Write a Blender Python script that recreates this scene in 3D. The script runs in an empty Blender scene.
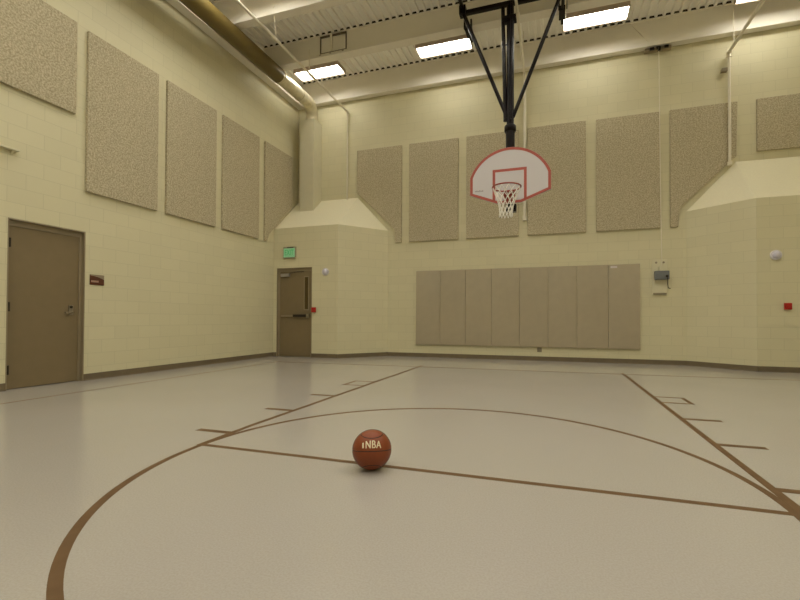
import bpy, bmesh, math
from mathutils import Vector, Matrix
C = bpy.context.scene.collection
SC = bpy.context.scene
PI = math.pi

# ------------------------------------------------------------------ materials
def new_mat(name, col, rough=.6, metal=0., spec=.5):
    m = bpy.data.materials.new(name); m.use_nodes = True
    b = m.node_tree.nodes['Principled BSDF']
    b.inputs['Base Color'].default_value = (*col, 1)
    b.inputs['Roughness'].default_value = rough
    b.inputs['Metallic'].default_value = metal
    b.inputs['Specular IOR Level'].default_value = spec
    return m, m.node_tree, b

def speckle(name, c1, c2, scale=60, rough=.8, bump=.3, detail=3, lo=.35, hi=.65, metal=0., spec=.5, dist=.004):
    m, t, b = new_mat(name, c1, rough, metal, spec)
    N, L = t.nodes, t.links
    tc = N.new('ShaderNodeTexCoord'); nz = N.new('ShaderNodeTexNoise')
    nz.inputs['Scale'].default_value = scale; nz.inputs['Detail'].default_value = detail
    L.new(tc.outputs['Object'], nz.inputs['Vector'])
    r = N.new('ShaderNodeValToRGB'); r.color_ramp.elements[0].position = lo; r.color_ramp.elements[1].position = hi
    r.color_ramp.elements[0].color = (*c1, 1); r.color_ramp.elements[1].color = (*c2, 1)
    L.new(nz.outputs['Fac'], r.inputs['Fac']); L.new(r.outputs['Color'], b.inputs['Base Color'])
    if bump:
        bp = N.new('ShaderNodeBump'); bp.inputs['Strength'].default_value = bump; bp.inputs['Distance'].default_value = dist
        L.new(nz.outputs['Fac'], bp.inputs['Height']); L.new(bp.outputs['Normal'], b.inputs['Normal'])
    return m

def block_mat(name, col):
    m, t, b = new_mat(name, col, .55, 0, .35)
    N, L = t.nodes, t.links
    uv = N.new('ShaderNodeUVMap')
    br = N.new('ShaderNodeTexBrick')
    br.inputs['Scale'].default_value = 1
    br.inputs['Brick Width'].default_value = .406; br.inputs['Row Height'].default_value = .203
    br.inputs['Mortar Size'].default_value = .005; br.inputs['Mortar Smooth'].default_value = .6
    br.inputs['Color1'].default_value = (*col, 1)
    br.inputs['Color2'].default_value = (col[0]*.965, col[1]*.965, col[2]*.96, 1)
    br.inputs['Mortar'].default_value = (col[0]*.86, col[1]*.86, col[2]*.84, 1)
    L.new(uv.outputs['UV'], br.inputs['Vector'])
    L.new(br.outputs['Color'], b.inputs['Base Color'])
    nz = N.new('ShaderNodeTexNoise'); nz.inputs['Scale'].default_value = 90; nz.inputs['Detail'].default_value = 4
    L.new(uv.outputs['UV'], nz.inputs['Vector'])
    bp1 = N.new('ShaderNodeBump'); bp1.inputs['Strength'].default_value = .12; bp1.inputs['Distance'].default_value = .003
    L.new(nz.outputs['Fac'], bp1.inputs['Height'])
    bp = N.new('ShaderNodeBump'); bp.inputs['Strength'].default_value = .3; bp.inputs['Distance'].default_value = .003; bp.invert = True
    L.new(br.outputs['Fac'], bp.inputs['Height']); L.new(bp1.outputs['Normal'], bp.inputs['Normal'])
    L.new(bp.outputs['Normal'], b.inputs['Normal'])
    return m

WALLC = (.66, .615, .415)
M = {}
M['block'] = block_mat('painted_block', WALLC)
M['plaster'] = speckle('painted_plaster', (.76, .71, .51), (.74, .69, .50), 30, .6, .05, spec=.3)
M['chase'] = speckle('chase_paint', (.62, .585, .43), (.64, .60, .44), 8, .5, .03, spec=.3)
M['ceiling'] = speckle('deck_paint', (.90, .88, .82), (.91, .89, .83), 5, .6, 0, spec=.3)
M['beam'] = speckle('beam_paint', (.80, .76, .66), (.82, .78, .68), 4, .55, 0, spec=.3)
M['trimlight'] = speckle('ledge_paint', (.78, .74, .66), (.80, .76, .68), 4, .5, 0, spec=.3)
M['dark_gap'] = new_mat('deck_closure', (.03, .022, .012), .9)[0]
M['fabric'] = speckle('acoustic_fabric', (.335, .29, .19), (.60, .53, .375), 46, .95, .1, detail=6, lo=.34, hi=.68, spec=.1, dist=.003)
M['vinyl'] = speckle('pad_vinyl', (.41, .355, .25), (.43, .37, .26), 6, .5, .05, spec=.35)
M['base'] = speckle('base_rubber', (.155, .12, .07), (.17, .13, .075), 10, .6, 0)
M['door'] = speckle('door_paint', (.20, .15, .078), (.21, .158, .083), 6, .45, .02)
M['frame'] = speckle('frame_paint', (.28, .225, .14), (.29, .235, .148), 6, .45, .02)
M['hardware'] = new_mat('brushed_hardware', (.30, .26, .19), .4, .7)[0]
M['darkmetal'] = new_mat('dark_hardware', (.03, .022, .015), .4, .3)[0]
M['framebrown'] = new_mat('brown_frame_metal', (.10, .075, .045), .5, 0)[0]
M['closer'] = new_mat('closer_silver', (.42, .38, .33), .4, .4)[0]
M['black'] = speckle('black_enamel', (.006, .004, .0035), (.009, .005, .0045), 10, .30, 0, spec=.17)
M['jacket'] = speckle('gold_duct_jacket', (.125, .088, .020), (.14, .098, .023), 7, .40, .06, spec=.5)
M['galv'] = speckle('galvanised_duct', (.62, .56, .42), (.72, .66, .50), 12, .36, .10, metal=.55)
M['pipe'] = speckle('painted_pipe', (.74, .69, .56), (.76, .71, .58), 10, .5, 0)
M['white'] = new_mat('white_board', (.60, .57, .585), .4)[0]
M['red'] = new_mat('red_stripe', (.40, .085, .06), .45)[0]
M['rim'] = new_mat('rim_red', (.33, .06, .04), .4)[0]
M['net'] = new_mat('net_cord', (.84, .81, .74), .8)[0]
M['greymark'] = new_mat('grey_mark', (.25, .2, .2), .6)[0]
M['line'] = speckle('brown_line_paint', (.140, .082, .039), (.158, .094, .046), 9, .6, 0, spec=.12)
M['thinline'] = speckle('thin_line_paint', (.15, .095, .048), (.17, .11, .055), 9, .6, 0, spec=.1)
M['housing'] = new_mat('fixture_housing', (.42, .33, .26), .5)[0]
M['strobe'] = new_mat('strobe_white', (.70, .67, .70), .35)[0]
M['lens'] = new_mat('clear_lens', (.62, .59, .68), .2)[0]
M['pull'] = new_mat('pull_red', (.42, .012, .006), .35)[0]
M['exitbox'] = new_mat('exit_housing', (.30, .27, .18), .5)[0]
M['sign'] = new_mat('maroon_sign', (.10, .028, .010), .45)[0]
M['signgrey'] = new_mat('sign_grey', (.30, .24, .16), .5)[0]
M['signbar'] = new_mat('sign_bar', (.42, .26, .18), .5)[0]
M['glassdark'] = new_mat('dark_glass', (.07, .045, .012), .12)[0]
M['motor'] = new_mat('grey_winch_paint', (.16, .17, .175), .45)[0]
M['tag'] = new_mat('pad_label', (.66, .60, .58), .6)[0]
M['switch'] = new_mat('plate_beige', (.66, .62, .44), .45)[0]

def emis(name, col, s):
    m, t, b = new_mat(name, col, .5)
    b.inputs['Emission Color'].default_value = (*col, 1); b.inputs['Emission Strength'].default_value = s
    return m
LIGHT = 29
M['lamp'] = emis('lamp_diffuser', (1.0, .97, .865), LIGHT)
M['lamp_dim'] = emis('lamp_diffuser_dim', (1.0, .97, .865), 13.5)
M['lamp_mid'] = emis('lamp_diffuser_mid', (1.0, .97, .865), 25)
M['green'] = emis('exit_green', (.05, .42, .14), .2)
M['greenpale'] = emis('exit_panel_glow', (.24, .52, .28), .2)

# floor: pale speckled sheet floor with a soft polish
m, t, b = new_mat('floor_sheet', (.6, .55, .45),   .22, 0, .5)
N, L = t.nodes, t.links
tc = N.new('ShaderNodeTexCoord')
n1 = N.new('ShaderNodeTexNoise'); n1.inputs['Scale'].default_value = 120; n1.inputs['Detail'].default_value = 3
n2 = N.new('ShaderNodeTexNoise'); n2.inputs['Scale'].default_value = .6; n2.inputs['Detail'].default_value = 4
L.new(tc.outputs['Object'], n1.inputs['Vector']); L.new(tc.outputs['Object'], n2.inputs['Vector'])
r1 = N.new('ShaderNodeValToRGB'); r1.color_ramp.elements[0].position = .35; r1.color_ramp.elements[1].position = .62
r1.color_ramp.elements[0].color = (.415, .385, .345, 1); r1.color_ramp.elements[1].color = (.455, .425, .385, 1)
L.new(n1.outputs['Fac'], r1.inputs['Fac'])
mx = N.new('ShaderNodeMix'); mx.data_type = 'RGBA'; mx.blend_type = 'MULTIPLY'; mx.inputs[0].default_value = .35
r2 = N.new('ShaderNodeValToRGB'); r2.color_ramp.elements[0].color = (.93, .92, .90, 1); r2.color_ramp.elements[0].position = .35; r2.color_ramp.elements[1].position = .65
L.new(n2.outputs['Fac'], r2.inputs['Fac'])
L.new(r1.outputs['Color'], mx.inputs[6]); L.new(r2.outputs['Color'], mx.inputs[7]); L.new(mx.outputs[2], b.inputs['Base Color'])
r3 = N.new('ShaderNodeMapRange'); r3.inputs['To Min'].default_value = .13; r3.inputs['To Max'].default_value = .20
L.new(n2.outputs['Fac'], r3.inputs['Value']); L.new(r3.outputs['Result'], b.inputs['Roughness'])
M['floor'] = m

# basketball leather
m, t, b = new_mat('ball_leather', (.17, .036, .008), .5, 0, .5)
N, L = t.nodes, t.links
tc = N.new('ShaderNodeTexCoord'); vo = N.new('ShaderNodeTexVoronoi'); vo.inputs['Scale'].default_value = 260
L.new(tc.outputs['Object'], vo.inputs['Vector'])
bp = N.new('ShaderNodeBump'); bp.inputs['Strength'].default_value = .35; bp.inputs['Distance'].default_value = .001; bp.invert = True
L.new(vo.outputs['Distance'], bp.inputs['Height']); L.new(bp.outputs['Normal'], b.inputs['Normal'])
nz = N.new('ShaderNodeTexNoise'); nz.inputs['Scale'].default_value = 14
L.new(tc.outputs['Object'], nz.inputs['Vector'])
rr = N.new('ShaderNodeValToRGB'); rr.color_ramp.elements[0].color = (.20, .040, .006, 1); rr.color_ramp.elements[1].color = (.27, .058, .009, 1)
L.new(nz.outputs['Fac'], rr.inputs['Fac']); L.new(rr.outputs['Color'], b.inputs['Base Color'])
M['ball'] = m
M['seam'] = new_mat('ball_seam', (.022, .006, .004), .5)[0]
M['balltext'] = new_mat('ball_lettering', (.80, .70, .48), .5)[0]

# ------------------------------------------------------------------ mesh helpers
WORLD = {}      # object name -> world origin
class MB:
    def __init__(s): s.bm = bmesh.new()
    def box(s, x0, x1, y0, y1, z0, z1):
        v = [s.bm.verts.new((x, y, z)) for x in (x0, x1) for y in (y0, y1) for z in (z0, z1)]
        for f in ((0,1,3,2),(4,6,7,5),(0,4,5,1),(2,3,7,6),(0,2,6,4),(1,5,7,3)):
            s.bm.faces.new([v[i] for i in f])
        return s
    def prism(s, poly, fn):
        """poly: 2D points; fn(p, k) -> 3D with k = 0 / 1 the two ends"""
        a = [s.bm.verts.new(fn(p, 0)) for p in poly]; b = [s.bm.verts.new(fn(p, 1)) for p in poly]
        n = len(poly)
        s.bm.faces.new(a[::-1]); s.bm.faces.new(b)
        for i in range(n): s.bm.faces.new((a[i], a[(i+1) % n], b[(i+1) % n], b[i]))
        return s
    def ring(s, outer, inner, fn):
        n = len(outer)
        V = [[s.bm.verts.new(fn(p, k)) for p in q] for q in (outer, inner) for k in (0, 1)]
        o0, o1, i0, i1 = V
        for i in range(n):
            j = (i+1) % n
            s.bm.faces.new((o0[j], o0[i], i0[i], i0[j])); s.bm.faces.new((o1[i], o1[j], i1[j], i1[i]))
            s.bm.faces.new((o0[i], o0[j], o1[j], o1[i])); s.bm.faces.new((i0[j], i0[i], i1[i], i1[j]))
        return s
    def tube(s, pts, r, seg=12, closed=False, caps=True):
        pts = [Vector(p) for p in pts]; n = len(pts)
        rs = r if isinstance(r, (list, tuple)) else [r]*n
        rings = []; prev = None
        for i, p in enumerate(pts):
            if closed: d = pts[(i+1) % n] - pts[i-1]
            else: d = pts[min(i+1, n-1)] - pts[max(i-1, 0)]
            d.normalize()
            if prev is None:
                a = Vector((0, 0, 1)) if abs(d.z) < .9 else Vector((1, 0, 0))
                u = d.cross(a).normalized()
            else:
                u = (prev - d*prev.dot(d)).normalized()
            prev = u; w = d.cross(u)
            k = 1.
            if 0 < i < n-1:
                c = (pts[i]-pts[i-1]).normalized().dot((pts[i+1]-pts[i]).normalized())
                k = 1.
            rings.append([s.bm.verts.new(p + (u*math.cos(2*PI*j/seg) + w*math.sin(2*PI*j/seg))*rs[i]*k) for j in range(seg)])
        m_ = n if closed else n-1
        for i in range(m_):
            A, B = rings[i], rings[(i+1) % n]
            for j in range(seg): s.bm.faces.new((A[j], A[(j+1) % seg], B[(j+1) % seg], B[j]))
        if caps and not closed:
            s.bm.faces.new(rings[0][::-1]); s.bm.faces.new(rings[-1])
        return s
    def bar(s, a, b, w, h=None):
        """square bar from a to b"""
        h = h or w; a = Vector(a); b = Vector(b); d = (b-a).normalized()
        up = Vector((0, 0, 1)) if abs(d.z) < .95 else Vector((0, 1, 0))
        u = d.cross(up).normalized(); v = u.cross(d)
        q = [(-w/2, -h/2), (w/2, -h/2), (w/2, h/2), (-w/2, h/2)]
        return s.prism(q, lambda p, k: (a if k == 0 else b) + u*p[0] + v*p[1])
    def bevel(s, w, seg=2):
        bmesh.ops.bevel(s.bm, geom=list(s.bm.edges), offset=w, segments=seg, profile=.6, affect='EDGES', clamp_overlap=True)
        return s
    def build(s, name, mat, parent=None, origin=None, smooth=False, uv=False):
        bm = s.bm
        bmesh.ops.recalc_face_normals(bm, faces=bm.faces)
        xs = [v.co.x for v in bm.verts]; ys = [v.co.y for v in bm.verts]; zs = [v.co.z for v in bm.verts]
        if origin is None:
            origin = Vector(((min(xs)+max(xs))/2, (min(ys)+max(ys))/2, min(zs)))
        origin = Vector(origin)
        if uv:
            lay = bm.loops.layers.uv.new('UVMap')
            for f in bm.faces:
                n = f.normal
                if abs(n.z) > .5: tx, ty = Vector((1, 0, 0)), Vector((0, 1, 0))
                else: tx, ty = Vector((-n.y, n.x, 0)).normalized(), Vector((0, 0, 1))
                for l in f.loops: l[lay].uv = (l.vert.co.dot(tx)+20.3, l.vert.co.dot(ty))
        bmesh.ops.translate(bm, verts=bm.verts, vec=-origin)
        me = bpy.data.meshes.new(name); bm.to_mesh(me); bm.free()
        if smooth:
            for p_ in me.polygons: p_.use_smooth = True
            try: me.set_sharp_from_angle(angle=math.radians(40))
            except Exception: pass
        for mm in (mat if isinstance(mat, list) else [mat]): me.materials.append(mm)
        o = bpy.data.objects.new(name, me); C.objects.link(o)
        WORLD[o.name] = origin
        if parent is not None:
            o.parent = parent; o.location = origin - WORLD[parent.name]
        else: o.location = origin
        return o

def thing(name, label, cat, loc, group=None):
    o = bpy.data.objects.new(name, None); C.objects.link(o)
    o.empty_display_size = .1; o.location = loc; WORLD[o.name] = Vector(loc)
    o['label'] = label; o['category'] = cat
    if group: o['group'] = group
    return o
def tag(o, label, cat, group=None):
    o['label'] = label; o['category'] = cat
    if group: o['group'] = group
    return o
def struct(o, label=None, cat=None):
    o['kind'] = 'structure'
    if label: o['label'] = label
    if cat: o['category'] = cat
    return o
def dup_tree(o, parent=None, delta=(0, 0, 0)):
    c = o.copy(); C.objects.link(c)
    if parent is not None: c.parent = parent
    else: c.location = o.location + Vector(delta)
    for ch in list(o.children): dup_tree(ch, c)
    return c

# ------------------------------------------------------------------ room dimensions
XL, XR, YB, YF = -6.0, 6.0, 7.48, -9.0
ZD = 7.27                       # underside of the roof deck
CAPZ0, CAPZ1 = 3.2, 4.12        # sloped caps over the corner closets
YL1, YR1 = 6.44, 6.75           # front faces of the two corner closets
LX, LXE = -4.2, -3.33           # left closet: corner, end of the chamfer on the back wall
RX, RXE = 4.26, 3.33
T = .2

fl = struct(MB().box(XL-T, XR+T, YF-T, YB+T, -.15, 0).build('floor', M['floor'], origin=(0, 0, 0)), 'pale speckled glossy gym floor with brown court lines', 'floor')
# left wall with the door recess
DY0, DY1, DZ = 1.03, 1.975, 2.23
w = MB()
w.box(XL-T, XL, YF-T, DY0, 0, 7.4).box(XL-T, XL, DY1, YB+T, 0, 7.4).box(XL-T, XL, DY0, DY1, DZ, 7.4)
w.box(XL-T-.02, XL-.14, DY0-.02, DY1+.02, 0, DZ+.02)
struct(w.build('wall_left', M['block'], uv=True), 'cream painted block wall on the left', 'wall')
struct(MB().box(XL, XR, YB, YB+T, 0, 7.4).build('wall_back', M['block'], uv=True), 'cream painted block wall behind the hoop', 'wall')
struct(MB().box(XR, XR+T, YF-T, YB+T, 0, 7.4).build('wall_right', M['block'], uv=True), 'cream painted block wall on the right, out of the frame', 'wall')
struct(MB().box(XL, XR, YF-T, YF, 0, 7.4).build('wall_front', M['block'], uv=True), 'cream painted block wall behind the viewer', 'wall')

# corner closets: left one holds the exit door in a recess
EX0, EX1, EZ = -5.905, -4.90, 2.20
w = MB()
for a, b, z0, z1 in ((XL, EX0, 0, CAPZ0), (EX1, LX-.12, 0, CAPZ0), (EX0, EX1, EZ, CAPZ0)):
    w.box(a, b, YL1, YL1+.12, z0, z1)
w.box(EX0, EX1, YL1+.10, YL1+.12, 0, EZ)
w.prism([(LX-.12, YL1), (LX, YL1), (LXE, YB), (LXE-.15, YB), (LX-.12, YL1+.12)], lambda p, k: (p[0], p[1], CAPZ0*k))
wl = struct(w.build('wall_corner_left', M['block'], uv=True), 'block-walled corner closet with the exit door', 'wall')
w = MB(); bm = w.bm
P = [bm.verts.new(q) for q in ((XL, YL1, CAPZ0), (LX, YL1, CAPZ0), (LXE, YB, CAPZ0), (LX, YB, CAPZ1), (XL, YB, CAPZ1), (XL, YB, CAPZ0))]
for f in ((0, 1, 3, 4), (1, 2, 3), (0, 4, 5), (2, 5, 4, 3), (0, 5, 2, 1)): bm.faces.new([P[i] for i in f])
w.build('sloped_cap', M['plaster'], wl)
w = MB()
w.prism([(RX, YR1), (XR, YR1), (XR, YB), (RXE, YB)], lambda p, k: (p[0], p[1], CAPZ0*k))
wr = struct(w.build('wall_corner_right', M['block'], uv=True), 'block-walled corner closet on the right', 'wall')
w = MB(); bm = w.bm
P = [bm.verts.new(q) for q in ((RXE, YB, CAPZ0), (RX, YR1, CAPZ0), (XR, YR1, CAPZ0), (XR, YB, CAPZ1), (4.2, YB, CAPZ1+.02), (XR, YB, CAPZ0))]
for f in ((1, 2, 3, 4), (0, 1, 4), (2, 5, 3), (0, 4, 3, 5), (0, 5, 2, 1)): bm.faces.new([P[i] for i in f])
w.build('sloped_cap', M['plaster'], wr)

# rubber base
BH, BT = .10, .012
def base(name, segs):
    w = MB()
    for (a, b) in segs:
        a = Vector((*a, 0)); b = Vector((*b, 0)); d = (b-a).normalized(); n = Vector((d.y, -d.x, 0))
        w.prism([(0, 0), (BT, 0), (BT*1.9, .004), (BT, .018), (BT, BH-.004), (BT*.6, BH), (0, BH)],
                lambda p, k: (a if k == 0 else b) + n*p[0] + Vector((0, 0, p[1])))
    struct(w.build(name, M['base']))
base('baseboard_left', [((XL, YF), (XL, DY0)), ((XL, DY1), (XL, YL1))])
base('baseboard_corner_left', [((XL, YL1), (EX0, YL1)), ((EX1, YL1), (LX, YL1)), ((LX, YL1), (LXE, YB))])
base('baseboard_back', [((LXE, YB), (RXE, YB))])
base('baseboard_corner_right', [((RXE, YB), (RX, YR1)), ((RX, YR1), (XR, YR1))])
base('baseboard_right', [((XR, YR1), (XR, YF))])

# roof deck (ribs run towards the back wall)
w = MB(); bm = w.bm
x = XL-.1; prof = []
while x < XR+.1:
    prof += [(x, ZD), (x+.048, ZD), (x+.060, ZD+.045), (x+.140, ZD+.045)]
    x += .152
prof.append((x, ZD))
a = [bm.verts.new((px, YF-.1, pz)) for px, pz in prof]; b_ = [bm.verts.new((px, YB+.1, pz)) for px, pz in prof]
c_ = [bm.verts.new((px, YF-.1, ZD+.1)) for px, pz in (prof[0], prof[-1])]; d_ = [bm.verts.new((px, YB+.1, ZD+.1)) for px, pz in (prof[0], prof[-1])]
for i in range(len(prof)-1): bm.faces.new((a[i], a[i+1], b_[i+1], b_[i]))
bm.faces.new((c_[0], c_[1], d_[1], d_[0])); bm.faces.new(a[::-1]+[c_[0], c_[1]]); bm.faces.new(b_+[d_[1], d_[0]])
bm.faces.new((a[0], b_[0], d_[0], c_[0])); bm.faces.new((a[-1], c_[1], d_[1], b_[-1]))
struct(w.build('ceiling', M['ceiling'], origin=(0, 0, ZD)), 'beige painted ribbed metal roof deck', 'ceiling')
# light ledge along the top of the left wall and right wall
struct(MB().box(XL, XL+.20, YF, YB, 6.70, 6.75).box(XL, XL+.02, YF, YB, 6.75, ZD).build('trim_1', M['trimlight']), 'pale steel ledge along the top of the left wall', 'trim')
struct(MB().box(XR-.20, XR, YF, YB, 6.70, 6.75).box(XR-.02, XR, YF, YB, 6.75, ZD).build('trim_2', M['trimlight']), 'pale steel ledge along the top of the right wall', 'trim')

# ceiling beams
def beam(yc, fy0, fy1, label, fz=6.73):
    t = thing('ceiling_beam', label, 'beam', (0, yc, 6.73), 'steel beams under the roof deck')
    x0, x1 = XL+.205, XR-.205
    MB().box(x0, x1, yc-.012, yc+.012, 6.765, ZD-.012).build('web', M['beam'], t)
    MB().box(x0, x1, fy0, fy1, fz, 6.765).build('bottom_flange', M['trimlight'], t)
    MB().box(x0, x1, yc-.05, yc+.05, ZD-.012, ZD-.002).build('top_flange', M['beam'], t)
    MB().box(x0, x1, yc-.046, yc-.036, ZD-.002, ZD+.044).build('closure_strip', M['dark_gap'], t)
    return t
beam(7.33, 7.316, 7.47, 'deep beige steel beam right against the back wall top', 6.705)
beam(5.73, 5.62, 5.84, 'beige steel beam between the lit ceiling lights and the hoop crossbar')
beam(4.20, 4.186, 4.37, 'beige steel beam cutting the top left edge of the photo')
for i, yy in enumerate((2.8, 1.3, -.2, -1.7, -3.2, -4.7, -6.2, -7.7)):
    beam(yy, yy-.11, yy+.11, 'beige steel beam overhead, nearer than everything the photo shows')

# ------------------------------------------------------------------ ceiling lights
def fixture(x, y, label, group, lamp=None):
    lamp = lamp or M['lamp_dim']
    t = thing('ceiling_light', label, 'light', (x, y, 7.0), group)
    hw, hd = .60, .19
    o_ = [(x-hw-.012, y-hd-.012), (x+hw+.012, y-hd-.012), (x+hw+.012, y+hd+.012), (x-hw-.012, y+hd+.012)]
    i_ = [(x-hw, y-hd), (x+hw, y-hd), (x+hw, y+hd), (x-hw, y+hd)]
    MB().ring(o_, i_, lambda p, k: (p[0], p[1], 7.0+.06*k)).build('housing', M['housing'], t)
    MB().box(x-hw-.012, x+hw+.012, y-hd-.012, y+hd+.012, 7.0605, 7.10).build('top_plate', M['housing'], t)
    MB().box(x-hw+.001, x+hw-.001, y-hd+.001, y+hd-.001, 7.04, 7.055).build('lens', lamp, t)
    for sx in (-.45, .45): MB().tube([(x+sx, y, 7.1005), (x+sx, y, ZD+.002)], .006, 6).build('suspension_rod', M['darkmetal'], t)
    return t
vis = [(-4.81, 6.57, 'bright ceiling light at far left, by the silver duct elbow'),
       (-1.64, 6.56, 'bright ceiling light just left of the black hoop post'),
       (1.50, 6.57, 'bright ceiling light just right of the black hoop post'),
       (4.62, 6.75, 'bright ceiling light barely showing at the top right edge')]
f0 = None
for (x, y, lb) in vis:
    f = fixture(x, y, lb, 'ceiling lights by the back wall')
    if f0 is None: f0 = f
f1 = None
for yy in (3.36, .56, -2.46, -5.5):  # unseen rows, added so the room is lit from above
    f1 = None
    for x in (-4.38, -1.50, 1.50, 4.45):
        if f1 is None: c = f1 = fixture(x, yy, '', '', M['lamp_mid'] if yy in (3.36, -2.46) else M['lamp'])
        else: c = dup_tree(f1, None, (x+4.38, 0, 0))
        c['label'] = 'unseen ceiling light overhead, added to light the room'; c['group'] = 'added ceiling lights over the near court'

# ------------------------------------------------------------------ court lines (paint on the floor)
ZL = .0006
def strip(name, pts, wd, mat=None, closed=False):
    global ZL
    ZL += .00008
    w = MB(); bm = w.bm; n = len(pts); rows = []
    for i, p_ in enumerate(pts):
        p_ = Vector(p_)
        if closed: d = Vector(pts[(i+1) % n]) - Vector(pts[i-1])
        else: d = Vector(pts[min(i+1, n-1)]) - Vector(pts[max(i-1, 0)])
        d.normalize(); nn = Vector((-d.y, d.x))
        rows.append([bm.verts.new((*(p_+nn*wd/2*s_), z)) for s_, z in ((-1, 0.0001), (1, 0.0001), (1, ZL), (-1, ZL))])
    for i in range(n if closed else n-1):
        A, B = rows[i], rows[(i+1) % n]
        for j in range(4): bm.faces.new((A[j], A[(j+1) % 4], B[(j+1) % 4], B[j]))
    if not closed: bm.faces.new(rows[0][::-1]); bm.faces.new(rows[-1])
    return w.build(name, mat or M['line'], fl)
strip('free_throw_line', [(-1.83, 0), (1.86, 0)], .045)
strip('free_throw_circle', [(1.805*math.cos(a), .042+1.805*math.sin(a)) for a in [2*PI*i/160 for i in range(160)]], .045, closed=True)
for s_ in (-1, 1):
    strip('lane_line', [(s_*1.845, 5.64), (s_*1.845, .6), (s_*(1.815 if s_ < 0 else 1.845), -.02)], .05)
    for yy in (.33, 1.215, 2.08): strip('lane_mark', [(s_*1.86, yy), (s_*2.175, yy)], .062)
    strip('block_mark', [(s_*1.86, 2.92), (s_*2.165, 2.92), (s_*2.165, 3.29), (s_*1.86, 3.29)], .058)
strip('sideline', [(-5.04, 5.44), (-5.04, YF+1)], .03, M['thinline'])
strip('sideline', [(5.04, 5.66), (5.04, YF+1)], .03, M['thinline'])
strip('baseline', [(-5.05, 5.31), (-2, 5.42), (2, 5.50), (5.05, 5.64)], .03, M['thinline'])

# ------------------------------------------------------------------ doors
d1 = struct(MB().box(XL-.11, XL-.07, DY0+.045, DY1-.045, .008, DZ-.085).bevel(.002, 1).build('door_1', M['door']), 'plain brown door in the left wall', 'door')
def jamb(a, b, z, w_, h_): return [(a, 0.001), (a, z), (b, z), (b, 0.001), (b-w_, 0.001), (b-w_, z-h_), (a+w_, z-h_), (a+w_, 0.001)]
w = MB().prism(jamb(DY0+.0005, DY1-.0005, DZ-.0005, .045, .085), lambda p, k: (XL-.135+.08*k, p[0], p[1]))
w.prism(jamb(DY0+.0005, DY1-.0005, DZ-.0005, .014, .014), lambda p, k: (XL-.0555+.057*k, p[0], p[1]))
w.build('door_frame', M['frame'], d1)
for z in (.26, 1.08, 1.92):
    MB().box(XL-.07, XL-.045, DY0+.035, DY0+.062, z-.06, z+.06).tube([(XL-.042, DY0+.05, z-.06), (XL-.042, DY0+.05, z+.06)], .009, 8).build('hinge', M['darkmetal'], d1)
w = MB().box(XL-.070, XL-.062, 1.80, 1.86, .985, 1.13)
w.tube([(XL-.064, 1.83, 1.02), (XL-.02, 1.83, 1.02), (XL-.012, 1.82, 1.02), (XL-.012, 1.72, 1.015)], .010, 10)
w.build('lever_handle', M['hardware'], d1, smooth=True)
MB().tube([(XL-.064, 1.83, 1.10), (XL-.05, 1.83, 1.10)], .018, 14).build('lock_cylinder', M['darkmetal'], d1)

d2 = None
w = MB().box(EX0+.06, EX1-.06, YL1+.055, YL1+.085, .008, EZ-.085)
d2 = struct(w.bevel(.002, 1).build('door_2', M['door']), 'brown exit door with narrow window in the corner closet', 'door')
w = MB().prism(jamb(EX0+.0005, EX1-.0005, EZ-.0005, .055, .085), lambda p, k: (p[0], YL1+.045+.05*k, p[1]))
w.prism(jamb(EX0+.0005, EX1-.0005, EZ-.0005, .014, .014), lambda p, k: (p[0], YL1-.003+.0475*k, p[1]))
w.build('door_frame', M['frame'], d2)
wf = MB().ring([(-5.155, 1.155), (-5.015, 1.155), (-5.015, 1.985), (-5.155, 1.985)], [(-5.135, 1.175), (-5.035, 1.175), (-5.035, 1.965), (-5.135, 1.965)],
          lambda p, k: (p[0], YL1+.045+.011*k, p[1])).build('window_frame', M['frame'], d2)
MB().box(-5.135, -5.035, YL1+.051, YL1+.0545, 1.175, 1.965).build('pane', M['glassdark'], wf)
cl = MB().box(-5.80, -5.55, YL1+.0, YL1+.053, 1.985, 2.06).bevel(.006).build('door_closer', M['closer'], d2)
MB().bar((-5.57, YL1+.02, 2.065), (-5.36, YL1-.06, 2.075), .02, .012).bar((-5.36, YL1-.06, 2.08), (-5.16, YL1+.045, 2.10), .02, .012).build('closer_arm', M['darkmetal'], cl)
pb = MB().box(-5.79, -5.03, YL1+.015, YL1+.052, .985, 1.03).bevel(.004).build('panic_bar', M['frame'], d2)
MB().box(-5.42, -5.07, YL1-.025, YL1+.016, .985, 1.045).bevel(.006).build('push_pad', M['darkmetal'], pb)
MB().box(-5.07, -4.99, YL1+.0, YL1+.05, .96, 1.06).bevel(.006).build('latch_case', M['hardware'], pb)

# ------------------------------------------------------------------ signs and wall devices
t = thing('room_sign', 'small maroon plaque with pale bar beside the brown left door', 'sign', (XL, 2.145, 1.45))
MB().box(XL+.001, XL+.012, 2.04, 2.25, 1.445, 1.60).bevel(.002, 1).build('plate', M['sign'], t)
MB().prism([(2.045, 1.597), (2.247, 1.597), (2.247, 1.53), (2.21, 1.548), (2.16, 1.565), (2.10, 1.578), (2.045, 1.585)], lambda p, k: (XL+.0115+.002*k, p[0], p[1])).build('curved_band', M['signgrey'], t)
MB().box(XL+.0115, XL+.0135, 2.055, 2.165, 1.483, 1.513).build('name_bar', M['signbar'], t)

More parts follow.
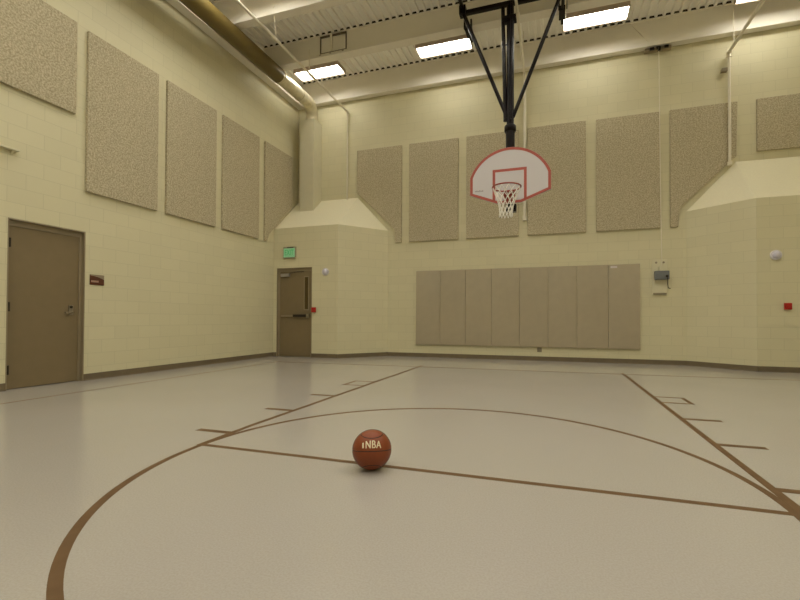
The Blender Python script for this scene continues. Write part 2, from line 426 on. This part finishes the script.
def text_mesh(s_, size, depth, bold=0, sp=1):
    cu = bpy.data.curves.new('t', 'FONT'); cu.body = s_; cu.size = size; cu.extrude = depth; cu.offset = bold; cu.space_character = sp; cu.align_x = 'CENTER'; cu.align_y = 'CENTER'
    o = bpy.data.objects.new('t', cu); C.objects.link(o)
    dg = bpy.context.evaluated_depsgraph_get(); me = bpy.data.meshes.new_from_object(o.evaluated_get(dg))
    bpy.data.objects.remove(o); bpy.data.curves.remove(cu)
    return me

t = thing('exit_sign', 'glowing green exit sign above the corner door', 'sign', (-5.53, YL1, 2.45))
MB().box(-5.69, -5.345, YL1-.05, YL1-.001, 2.44, 2.715).bevel(.006).build('housing', M['exitbox'], t)
MB().box(-5.675, -5.36, YL1-.056, YL1-.049, 2.455, 2.675).build('face_panel', M['greenpale'], t)
me = text_mesh('EXIT', .17, .002)
for v in me.vertices:
    x_, y_, z_ = v.co; v.co = Vector((-5.517 + x_*.74, YL1-.0585 - z_, 2.565 + y_*1.15))
w = MB(); w.bm.from_mesh(me); w.build('lettering', M['green'], t)
MB().box(-5.58, -5.40, YL1-.053, YL1-.048, 2.685, 2.705).build('top_strip', M['darkmetal'], t)  # thin dark strip above the green face

def strobe(x, y, z, label):
    t = thing('alarm_strobe', label, 'alarm', (x, y, z-.09), 'fire alarm strobes')
    MB().prism([(x+.09*math.cos(2*PI*i/28), z+.09*math.sin(2*PI*i/28)) for i in range(28)], lambda p, k: (p[0], y-.001-.03*k, p[1])).bevel(.004, 1).build('base_plate', M['strobe'], t)
    MB().tube([(x, y-.031, z), (x, y-.045, z), (x, y-.062, z), (x, y-.072, z)], [.068, .064, .048, .020], 24).build('flash_lens', M['lens'], t, smooth=True)
strobe(-4.525, YL1, 2.07, 'white round alarm strobe right of the corner exit door')
strobe(4.55, YR1, 2.13, 'white round alarm strobe on the right corner closet')
def pull(x, y, z, label):
    t = thing('fire_alarm_pull', label, 'alarm', (x, y, z-.06), 'red fire alarm pulls')
    MB().box(x-.054, x+.054, y-.045, y-.001, z-.06, z+.06).bevel(.006).build('case', M['pull'], t)
    MB().box(x-.04, x+.04, y-.056, y-.044, z-.02, z+.005).bevel(.003).build('pull_handle', M['pull'], t)
pull(-4.835, YL1, 1.155, 'red fire alarm pull beside the corner exit door')
pull(4.72, YR1, 1.195, 'red fire alarm pull on the right corner closet')

t = thing('wall_ledge', 'short beige ledge high on the wall at the left photo edge', 'ledge', (XL, .85, 3.09))
MB().box(XL+.001, XL+.07, .55, 1.11, 3.10, 3.125).bevel(.003, 1).build('shelf', M['switch'], t)
MB().prism([(XL+.001, 3.10), (XL+.06, 3.10), (XL+.001, 3.05)], lambda p, k: (p[0], 1.04+.02*k, p[1])).build('bracket', M['switch'], t)

# ------------------------------------------------------------------ acoustic panels
def apanel(poly, side, label, group):
    th = .05
    if side == 'L': fn = lambda p, k: (XL+.001+th*k, p[0], p[1])
    else: fn = lambda p, k: (p[0], YB-.001-th*k, p[1])
    o = MB().prism(poly, fn).bevel(.010, 2).build('acoustic_panel', M['fabric'])
    tag(o, label, 'acoustic panel', group)
R_ = lambda a, b, z0, z1: [(a, z0), (b, z0), (b, z1), (a, z1)]
gl = 'acoustic panels on the left wall'; gb = 'acoustic panels on the back wall'
apanel(R_(.61, 1.79, 3.92, 5.27), 'L', 'short beige acoustic panel high above the brown left door', gl)
apanel(R_(1.95, 3.13, 2.83, 5.25), 'L', 'large beige acoustic panel on the left wall, nearest of the full-height ones', gl)
apanel(R_(3.31, 4.475, 2.83, 5.25), 'L', 'beige acoustic panel on the left wall, middle of the three full rectangles', gl)
apanel(R_(4.66, 5.81, 2.83, 5.25), 'L', 'beige acoustic panel on the left wall, last full rectangle before the corner', gl)
apanel([(6.03, 2.83), (6.12, 2.83), (6.18, 3.02), (7.13, 3.93), (7.13, 5.25), (6.03, 5.25)], 'L', 'narrow left wall acoustic panel cut diagonally beside the duct enclosure', gl)
apanel([(-4.20, 4.24), (-3.135, 3.22), (-3.12, 2.88), (-2.955, 2.88), (-2.955, 5.345), (-4.20, 5.345)], 'B', 'acoustic panel with cut lower left corner, leftmost on the back wall', gb)
apanel(R_(-2.755, -1.50, 2.88, 5.345), 'B', 'rectangular acoustic panel left of the hoop, right of the notched one', gb)
apanel(R_(-1.30, -.07, 2.88, 5.345), 'B', 'acoustic panel right behind the left half of the backboard', gb)
apanel(R_(.13, 1.385, 2.88, 5.36), 'B', 'acoustic panel just right of the backboard, partly behind it', gb)
apanel(R_(1.59, 2.846, 2.88, 5.345), 'B', 'full rectangular acoustic panel left of the winch cable', gb)
apanel([(3.025, 2.88), (3.17, 2.88), (3.185, 3.28), (4.20, 4.24), (4.225, 5.345), (3.025, 5.345)], 'B', 'acoustic panel with cut lower right corner behind the right pipe', gb)
apanel(R_(4.55, 5.75, 4.30, 5.345), 'B', 'short acoustic panel above the right closet cap at the photo edge', gb)

# ------------------------------------------------------------------ wall pads
seams = [-2.56, -1.94, -1.315, -.69, -.05, .573, 1.19, 1.83, 2.452]
names = ['beige wall pad, leftmost of the row under the hoop', 'beige wall pad, second from the left end of the row',
         'beige wall pad, third from the left end of the row', 'beige wall pad left of the middle seam, below the net',
         'beige wall pad right of the middle seam of the row', 'beige wall pad, third from the right end of the row',
         'beige wall pad beside the one with the white label', 'beige wall pad with small white label, rightmost of the row']
for i, lb in enumerate(names):
    a, b = seams[i], seams[i+1]
    t = thing('wall_pad', lb, 'wall pad', ((a+b)/2, YB, .31), 'wall pads under the hoop')
    MB().box(a+.0015, b-.0015, YB-.055, YB-.013, .315, 2.135).bevel(.010, 3).build('padding', M['vinyl'], t, smooth=True)
    MB().box(a+.004, b-.004, YB-.0125, YB-.001, .315, 2.13).build('backing_board', M['base'], t)
    if i == 7:
        MB().box(1.875, 2.005, YB-.0575, YB-.0555, 2.06, 2.105).build('sewn_label', M['tag'], t)
t = thing('wall_outlet', 'small dark outlet just under the wall pad row', 'outlet', (.39, YB, .2))
MB().box(.34, .44, YB-.02, YB-.001, .20, .30).bevel(.004, 1).build('plate', M['hardware'], t)

# ------------------------------------------------------------------ duct and its enclosure
ca = MB().box(-5.685, -5.275, 7.08, YB-.001, CAPZ0+.1, 6.19)
bm = ca.bm
for v in bm.verts:      # sit on the sloped cap
    if v.co.z < 4: v.co.z = CAPZ0 + (v.co.y-YL1)/(YB-YL1)*(CAPZ1-CAPZ0) + .001
tag(ca.build('duct_enclosure', M['chase']), 'tall pale boxed duct enclosure rising from the corner closet', 'duct enclosure')
t = thing('air_duct', 'round duct with gold jacket running to a silver elbow', 'duct', (-5.40, 7.28, 6.16))
DX, DZc = -5.37, 6.57
MB().tube([(DX, YF+.1, DZc), (DX, 5.70, DZc)], .172, 40).build('gold_jacket', M['jacket'], t, smooth=True)
pts = [(DX, 5.68, DZc), (DX, 6.3, DZc), (DX, 6.80, DZc)]
rad = .30; cy, cz = 7.27-rad, DZc-rad
for i in range(0, 7):
    a = PI/2 - PI/2*i/6
    pts.append((DX-.10*i/6, cy+rad*math.cos(a), cz+rad*math.sin(a)))
pts.append((DX-.10, 7.27, 6.195))
MB().tube(pts, .152, 28).build('silver_elbow', M['galv'], t, smooth=True)
for yy in (5.76, 6.55): MB().tube([(DX, yy, DZc), (DX, yy+.03, DZc)], .162, 28).build('joint_collar', M['galv'], t, smooth=True)
MB().tube([(DX-.10, 7.27, 6.192), (DX-.10, 7.27, 6.23)], .175, 28).build('joint_collar', M['galv'], t, smooth=True)
for yy in (2.8,):
    for sx in (-.176, .176): MB().tube([(DX+sx, yy, DZc), (DX+sx, yy, ZD)], .005, 6).build('hanger_rod', M['pipe'], t)

# ------------------------------------------------------------------ pipes
t = thing('sprinkler_pipe', 'thin pale pipe along the ceiling dropping to the left closet cap', 'pipe', (-4.48, 7.42, 4.1))
PXL, PZ = -4.48, 6.40
MB().tube([(PXL, YF+.05, PZ), (PXL, 7.38, PZ), (PXL, 7.405, PZ-.008), (PXL, 7.425, PZ-.03)], .026, 12).build('ceiling_run', M['pipe'], t, smooth=True)
MB().tube([(PXL, 7.425, PZ-.02), (PXL, 7.425, 4.083)], .018, 10).build('wall_drop', M['pipe'], t, smooth=True)
MB().tube([(PXL, 5.63, PZ), (PXL, 5.75, PZ)], .036, 12).build('coupling', M['galv'], t, smooth=True)
MB().tube([(PXL, 7.425, PZ-.07), (PXL, 7.425, PZ-.01), (PXL, 7.37, PZ)], .032, 10).build('elbow', M['pipe'], t, smooth=True)
for yy, ex, ey, z1 in ((4.42, .12, -.26, 6.90), (5.59, 0, 0, 6.93), (2.9, 0, 0, ZD)):
    MB().tube([(PXL, yy, PZ+.02), (PXL+ex, yy+ey, z1)], .008, 8).build('hanger_rod', M['pipe'], t, smooth=True)
    MB().tube([(PXL, yy-.012, PZ), (PXL, yy+.012, PZ)], .032, 10).build('hanger_ring', M['pipe'], t, smooth=True)

t = thing('sprinkler_pipe', 'pale pipe dropping down the back wall to the right closet cap', 'pipe', (4.08, 7.40, 4.1))
PXR, PZR = 4.07, 6.34
MB().tube([(PXR, YF+.05, PZR), (PXR, 7.34, PZR), (PXR, 7.365, PZR-.01), (PXR, 7.385, PZR-.04)], .030, 12).build('ceiling_run', M['pipe'], t, smooth=True)
MB().tube([(PXR, 7.385, PZR-.02), (PXR, 7.385, 4.045)], .026, 12).build('wall_drop', M['pipe'], t, smooth=True)
MB().tube([(PXR, 7.385, 4.12), (PXR, 7.385, 4.05)], .043, 12).build('end_collar', M['pipe'], t, smooth=True)
MB().tube([(PXR, 7.385, PZR-.10), (PXR, 7.385, PZR-.02), (PXR, 7.33, PZR)], .046, 12).build('elbow', M['galv'], t, smooth=True)
MB().tube([(PXR, 7.15, PZR+.02), (PXR, 7.15, ZD)], .008, 8).build('hanger_rod', M['pipe'], t, smooth=True)
MB().box(PXR-.12, PXR-.02, 7.39, YB-.001, 5.98, 6.04).build('wall_bracket', M['frame'], t)

t = thing('conduit_pipe', 'pale pipe behind the hoop post running down between two panels', 'pipe', (.06, 7.42, 3.2))
MB().tube([(.075, 4.9, 6.50), (.07, 7.38, 6.50), (.07, 7.415, 6.49), (.07, 7.43, 6.46)], .026, 12).build('ceiling_run', M['pipe'], t, smooth=True)
MB().tube([(.07, 7.43, 6.48), (.065, 7.43, 3.28)], .032, 12).build('wall_drop', M['pipe'], t, smooth=True)
MB().tube([(.065, 7.43, 3.32), (.065, 7.43, 3.22)], .045, 12).build('end_fitting', M['pipe'], t, smooth=True)
MB().tube([(.075, 5.2, 6.50), (.075, 5.32, 6.50)], .036, 12).build('coupling', M['pipe'], t, smooth=True)
MB().tube([(.07, 6.9, 6.52), (.07, 6.9, ZD)], .008, 8).build('hanger_rod', M['pipe'], t, smooth=True)
MB().tube([(.075, 5.1, 6.52), (.075, 5.1, ZD)], .008, 8).build('hanger_rod', M['pipe'], t, smooth=True)

# framed hatch on the face of the beam
t = thing('beam_frame', 'thin dark rectangular frame with pale centre strut on the ceiling beam', 'frame', (-3.94, 5.70, 6.83))
FY = 5.716
MB().ring([(-4.27, 6.845), (-3.62, 6.845), (-3.62, 7.235), (-4.27, 7.235)], [(-4.252, 6.857), (-3.638, 6.857), (-3.638, 7.205), (-4.252, 7.205)],
          lambda p, k: (p[0], FY-.03*k, p[1])).build('outer_frame', M['framebrown'], t)
MB().box(-4.01, -3.96, FY-.05, FY-.03, 6.85, 7.255).build('strut', M['pipe'], t)
MB().tube([(-4.34, 5.66, 6.80), (-3.56, 5.66, 6.80)], .018, 10).build('cross_pipe', M['pipe'], t, smooth=True)
for xx in (-4.24, -3.985, -3.68): MB().box(xx-.02, xx+.02, 5.64, 5.68, 6.766, 6.80).build('pipe_clamp', M['hardware'], t)
# seam conduit on the back beam
tag(MB().tube([(2.286, 7.31, 7.21), (2.62, 7.31, 6.766)], .006, 8).build('slanted_cable', M['beam']), 'thin slanted cable on the beam above the pulley bracket', 'cable')

# ------------------------------------------------------------------ pulley, cable and winch
t = thing('pulley_bracket', 'small black pulley bracket at the top of the back wall', 'bracket', (2.8, YB-.05, 6.62))
MB().box(2.55, 3.05, YB-.10, YB-.001, 6.635, 6.695).bevel(.004, 1).build('mount_bar', M['frame'], t)
for xx in (2.68, 2.80, 2.95): MB().box(xx-.04, xx+.04, YB-.13, YB-.10, 6.64, 6.69).build('pulley_cheek', M['black'], t)
MB().tube([(2.79, YB-.155, 6.62), (2.83, YB-.155, 6.62)], .042, 20).build('pulley_wheel', M['black'], t, smooth=True)
tag(MB().tube([(2.81, YB-.10, 6.62), (2.83, YB-.10, 4), (2.85, YB-.10, 2.06)], .008, 8).build('winch_cable', M['pipe']), 'thin pale cable hanging from the pulley to the winch box', 'cable')
t = thing('wall_winch', 'grey motor winch box on a plate right of the wall pads', 'winch', (2.83, YB, 1.45))
MB().box(2.69, 2.97, YB-.022, YB-.001, 1.45, 2.22).bevel(.003, 1).build('back_plate', M['switch'], t)
MB().box(2.72, 2.985, YB-.14, YB-.022, 1.785, 1.965).bevel(.012).build('motor_case', M['motor'], t)
MB().box(2.80, 2.90, YB-.13, YB-.022, 1.966, 2.06).bevel(.01).build('cable_guide', M['switch'], t)
for xx in (2.76, 2.90): MB().tube([(xx, YB-.022, 2.15), (xx, YB-.034, 2.15)], .022, 12).build('bolt', M['hardware'], t)
MB().tube([(2.935, YB-.141, 1.85), (2.935, YB-.155, 1.85)], .026, 14).build('key_switch', M['darkmetal'], t)
MB().tube([(2.935, YB-.15, 1.84), (2.945, YB-.16, 1.78), (2.955, YB-.12, 1.68), (2.975, YB-.06, 1.61), (3.02, YB-.03, 1.60)], .008, 8).build('power_cord', M['darkmetal'], t, smooth=True)
MB().box(2.70, 2.95, YB-.05, YB-.022, 1.475, 1.51).bevel(.004, 1).build('lower_bracket', M['hardware'], t)

# ------------------------------------------------------------------ hoop
HX, BY = -.045, 5.0
g = thing('basketball_hoop', 'ceiling hung basketball hoop with fan backboard and black post', 'basketball hoop', (HX, BY, 2.9))
def fan(ins):
    W, zs0, zs1, z0, hb = .70, 3.175, 3.49, 2.985, .20
    out = [(-hb, z0), (hb, z0), (W, zs0), (W, zs1)]
    Rr = .742; czz = 3.977-Rr
    a0 = math.atan2(zs1-czz, W); n = 40
    for i in range(1, n): 
        a = a0 + (PI-2*a0)*i/n; out.append((W/math.cos(a0)*math.cos(a) if False else Rr*math.cos(a)*W/(Rr*math.cos(a0)), czz+Rr*math.sin(a)))
    out += [(-W, zs1), (-W, zs0)]
    if ins:
        cx_, cz_ = 0, 3.45; res = []
        n_ = len(out)
        for i in range(n_):
            p0, p1, p2 = (Vector(out[i-1]), Vector(out[i]), Vector(out[(i+1) % n_]))
            n1 = (p1-p0).normalized(); n2 = (p2-p1).normalized()
            n1 = Vector((-n1.y, n1.x)); n2 = Vector((-n2.y, n2.x)); h = (n1+n2).normalized()
            res.append(tuple(p1 + h*ins/max(.5, h.dot(n1))))
        out = res
    return [(HX+p_[0], p_[1]) for p_ in out]
bb = MB().prism(fan(0), lambda p, k: (p[0], BY+.035*k, p[1])).build('backboard', M['white'], g)
MB().ring(fan(.002), fan(.048), lambda p, k: (p[0], BY-.0025+.003*k, p[1])).build('border_stripe', M['red'], bb)
sq = lambda a: [(HX-.295+a, 3.03), (HX+.295-a, 3.03), (HX+.295-a, 3.595-a), (HX-.295+a, 3.595-a)]
w = MB().prism([(HX-.295, 3.05), (HX-.295, 3.60), (HX+.295, 3.60), (HX+.295, 3.05), (HX+.248, 3.045), (HX+.248, 3.553), (HX-.248, 3.553), (HX-.248, 3.045)], lambda p, k: (p[0], BY-.0025+.0025*k, p[1]))
w.build('target_square', M['red'], bb)
w = MB()      # small illegible maker's mark
for i, h in enumerate((.016, .024, .018, .026, .018, .022)): w.box(-.655+i*.026, -.655+i*.026+.017, BY-.002, BY, 3.232, 3.232+h)
w.build('maker_mark', M['greymark'], bb)
rx, ry, rz, rr = HX-.010, 4.62, 3.155, .232
rim = MB().tube([(rx+rr*math.cos(2*PI*i/48), ry+rr*math.sin(2*PI*i/48), rz) for i in range(48)], .0125, 10, closed=True)
rim = rim.build('rim', M['rim'], g, smooth=True)
w = MB().box(HX-.09, HX+.09, ry+rr-.005, BY-.004, rz-.012, rz+.004).box(HX-.10, HX+.10, BY-.016, BY-.004, rz-.14, rz+.06)
w.bar((HX-.14, ry+.18, rz-.01), (HX-.05, BY-.02, rz-.11), .014).bar((HX+.14, ry+.18, rz-.01), (HX+.05, BY-.02, rz-.11), .014)
w.build('rim_bracket', M['rim'], rim)
# knotted net: cords crossing in diamonds, grown as one connected surface
def netpt(i, lev):
    a = 2*PI*((i % 12 + .5*(lev % 2) + .5)/12)
    r_ = [.228, .196, .163, .136, .118, .108, .112][lev]; z = rz-.012-.081*lev
    return Vector((rx-.012*lev/6+r_*math.cos(a), ry+r_*math.sin(a), z))
bmn = bmesh.new(); nv = [[bmn.verts.new(netpt(i, lev)-Vector((rx, ry, rz-.51))) for i in range(12)] for lev in range(7)]
for lev in range(6):
    for i in range(12):
        for j in ((i-1, i) if lev % 2 == 0 else (i, i+1)): bmn.edges.new((nv[lev][i], nv[lev+1][j % 12]))
men = bpy.data.meshes.new('net'); bmn.to_mesh(men); bmn.free()
net = bpy.data.objects.new('net', men); C.objects.link(net); WORLD['net'] = Vector((rx, ry, rz-.51))
net.parent = g; net.location = WORLD['net']-WORLD[g.name]; men.materials.append(M['net'])
net.modifiers.new('cord', 'SKIN')
for sv in men.skin_vertices[0].data: sv.radius = (.0046, .0046)
men.skin_vertices[0].data[0].use_root = True

MB().box(-.035, .062, 5.09, 5.20, 2.862, 2.99).build('post_foot', M['black'], g)
# post behind the board, clamp, braces, cross bar and rails
MY = 5.14
w = MB().tube([(HX, MY, 2.87), (HX, MY, 4.42)], .080, 28)
w.build('lower_post', M['black'], g, smooth=True)
w = MB().tube([(HX, MY, 4.36), (HX, MY, 6.62)], .066, 28)
MB().tube([(HX-.085, MY-.02, 4.5), (HX-.13, MY-.02, 6.62)], .034, 14).build('side_tube', M['black'], g, smooth=True)
MB().tube([(HX+.03, MY-.09, 4.5), (HX+.035, MY-.09, 6.62)], .020, 14).build('side_tube', M['black'], g, smooth=True)
w.build('upper_post', M['black'], g, smooth=True)
MB().tube([(HX, MY, 4.30), (HX, MY, 4.32), (HX, MY, 4.40), (HX, MY, 4.42)], [.092, .106, .106, .092], 28).build('clamp_collar', M['black'], g, smooth=True)
MB().box(HX-.13, HX+.11, MY-.11, MY+.06, 6.30, 6.36).build('post_clamp', M['black'], g)
for zz in (3.25, 3.72):
    MB().box(HX-.35, HX+.35, BY+.035, BY+.065, zz-.025, zz+.025).box(HX-.06, HX+.06, BY+.06, MY-.05, zz-.03, zz+.03).build('board_mount', M['black'], g)
w = MB().bar((-.95, 5.10, 6.61), (.90, 5.10, 6.61), .07)
w.build('crossbar', M['black'], g)
MB().tube([(HX-.05, 5.12, 4.56), (-.89, 5.10, 6.60)], .034, 12).build('side_brace', M['black'], g, smooth=True)
MB().tube([(HX+.05, 5.12, 4.56), (.83, 5.10, 6.60)], .034, 12).build('side_brace', M['black'], g, smooth=True)
for xx in (-.905, .86):
    rl = MB().bar((xx, 4.1, 6.69), (xx, 6.02, 6.69), .055, .065).build('ceiling_rail', M['black'], g)
    for yy in (4.28, 5.73):
        MB().box(xx-.065, xx+.065, yy-.14, yy+.14, 6.645, 6.729).box(xx-.08, xx-.05, yy-.17, yy-.115, 6.66, 6.82).box(xx+.05, xx+.08, yy-.17, yy-.115, 6.66, 6.82).build('rail_clamp', M['black'], rl)
    MB().box(xx-.06, xx+.06, 5.03, 5.17, 6.57, 6.73).build('rail_clamp', M['black'], rl)
    MB().tube([(xx+.05, 5.2, 6.64), (xx+.055, 5.98, 6.63)], .008, 8).build('rail_rod', M['galv'], rl)

# ------------------------------------------------------------------ ball
CAM = Vector((.681, -2.503, .9375))
BC = Vector((-.40, -.07, .1208)); BR = .1195
ball = thing('basketball', 'orange-brown basketball resting on the free throw line', 'basketball', (BC.x, BC.y, 0))
bm = bmesh.new(); bmesh.ops.create_uvsphere(bm, u_segments=96, v_segments=64, radius=BR); bmesh.ops.translate(bm, verts=bm.verts, vec=BC)
w = MB(); w.bm.free(); w.bm = bm; w.build('skin', M['ball'], ball, origin=BC, smooth=True)
e2 = (CAM-BC).normalized(); e1 = Vector((0, 0, 1)).cross(e2).normalized(); e3 = e2.cross(e1)
q2 = (e2 - e3*.10).normalized()      # front point of the level seam
e3b = q2.cross(e1).normalized()
def seam(fn): MB().tube([BC + fn(2*PI*i/96)*(BR-.0002) for i in range(96)], .0026, 6, closed=True).build('seam', M['seam'], ball, smooth=True)
seam(lambda a: e1*math.cos(a)+q2*math.sin(a))
seam(lambda a: e1*math.cos(a)+e3b*math.sin(a))
for k, h in ((-1, .80), (1, .72)):
    seam(lambda a: e3b*k*(h+.10*math.cos(2*a)) + (e1*math.cos(a)+q2*math.sin(a))*math.sqrt(1-(h+.10*math.cos(2*a))**2))
me = text_mesh('NBA', .062, .0, 0, 1.12)
bmt = bmesh.new()
for sh in (-.0018, 0, .0018):
    n0 = len(bmt.verts); bmt.from_mesh(me); bmt.verts.ensure_lookup_table()
    for v in bmt.verts[n0:]: v.co.x += sh
bmesh.ops.triangulate(bmt, faces=bmt.faces); bmesh.ops.subdivide_edges(bmt, edges=bmt.edges, cuts=3)
nt = (e2 + e3*.23).normalized(); ut = e1; vt = nt.cross(ut).normalized()
for v in bmt.verts:
    a, b_ = v.co.x*.74+.008, v.co.y*1.08
    v.co = BC + (nt + ut*math.tan(a/BR) + vt*math.tan(b_/BR)).normalized()*(BR+.0011)
w = MB(); w.bm.free(); w.bm = bmt; w.build('lettering', M['balltext'], ball)
w = MB(); 
n_ = 5
grid = [[w.bm.verts.new(BC + (nt + ut*(a_/BR) + vt*(b_/BR)).normalized()*(BR+.0011)) for a_ in (-.066, -.060, -.053)] for b_ in (-.018, -.009, 0, .009, .018)]
for i in range(4):
    for j in range(2): w.bm.faces.new((grid[i][j], grid[i][j+1], grid[i+1][j+1], grid[i+1][j]))
w.build('small_emblem', M['balltext'], ball)

# ------------------------------------------------------------------ camera
f_, yaw, pitch, roll = 420.4, -.308, .0139, .0036
fw = Vector((math.sin(yaw)*math.cos(pitch), math.cos(yaw)*math.cos(pitch), math.sin(pitch)))
r_ = Vector((math.cos(yaw), -math.sin(yaw), 0)); u_ = r_.cross(fw)
r2_ = r_*math.cos(roll)+u_*math.sin(roll); u2_ = -r_*math.sin(roll)+u_*math.cos(roll)
cd = bpy.data.cameras.new('camera'); co = bpy.data.objects.new('camera', cd); C.objects.link(co)
cd.sensor_width = 36; cd.lens = f_/800*36; cd.shift_x = -19.09/800; cd.shift_y = 13.41/800; cd.clip_end = 100; cd.clip_start = .05
co.matrix_world = Matrix(((r2_.x, u2_.x, -fw.x, CAM.x), (r2_.y, u2_.y, -fw.y, CAM.y), (r2_.z, u2_.z, -fw.z, CAM.z), (0, 0, 0, 1)))
SC.camera = co

# ------------------------------------------------------------------ world and view
wd = bpy.data.worlds.new('world'); SC.world = wd; wd.use_nodes = True
wd.node_tree.nodes['Background'].inputs[0].default_value = (.8, .75, .6, 1); wd.node_tree.nodes['Background'].inputs[1].default_value = .05
SC.view_settings.view_transform = 'Standard'; SC.view_settings.look = 'None'
SC.view_settings.gamma = 1; SC.view_settings.use_curve_mapping = False
SC.view_settings.exposure = 0.0
SC.cycles.max_bounces = 10; SC.cycles.diffuse_bounces = 8
SC.cycles.sample_clamp_indirect = 6
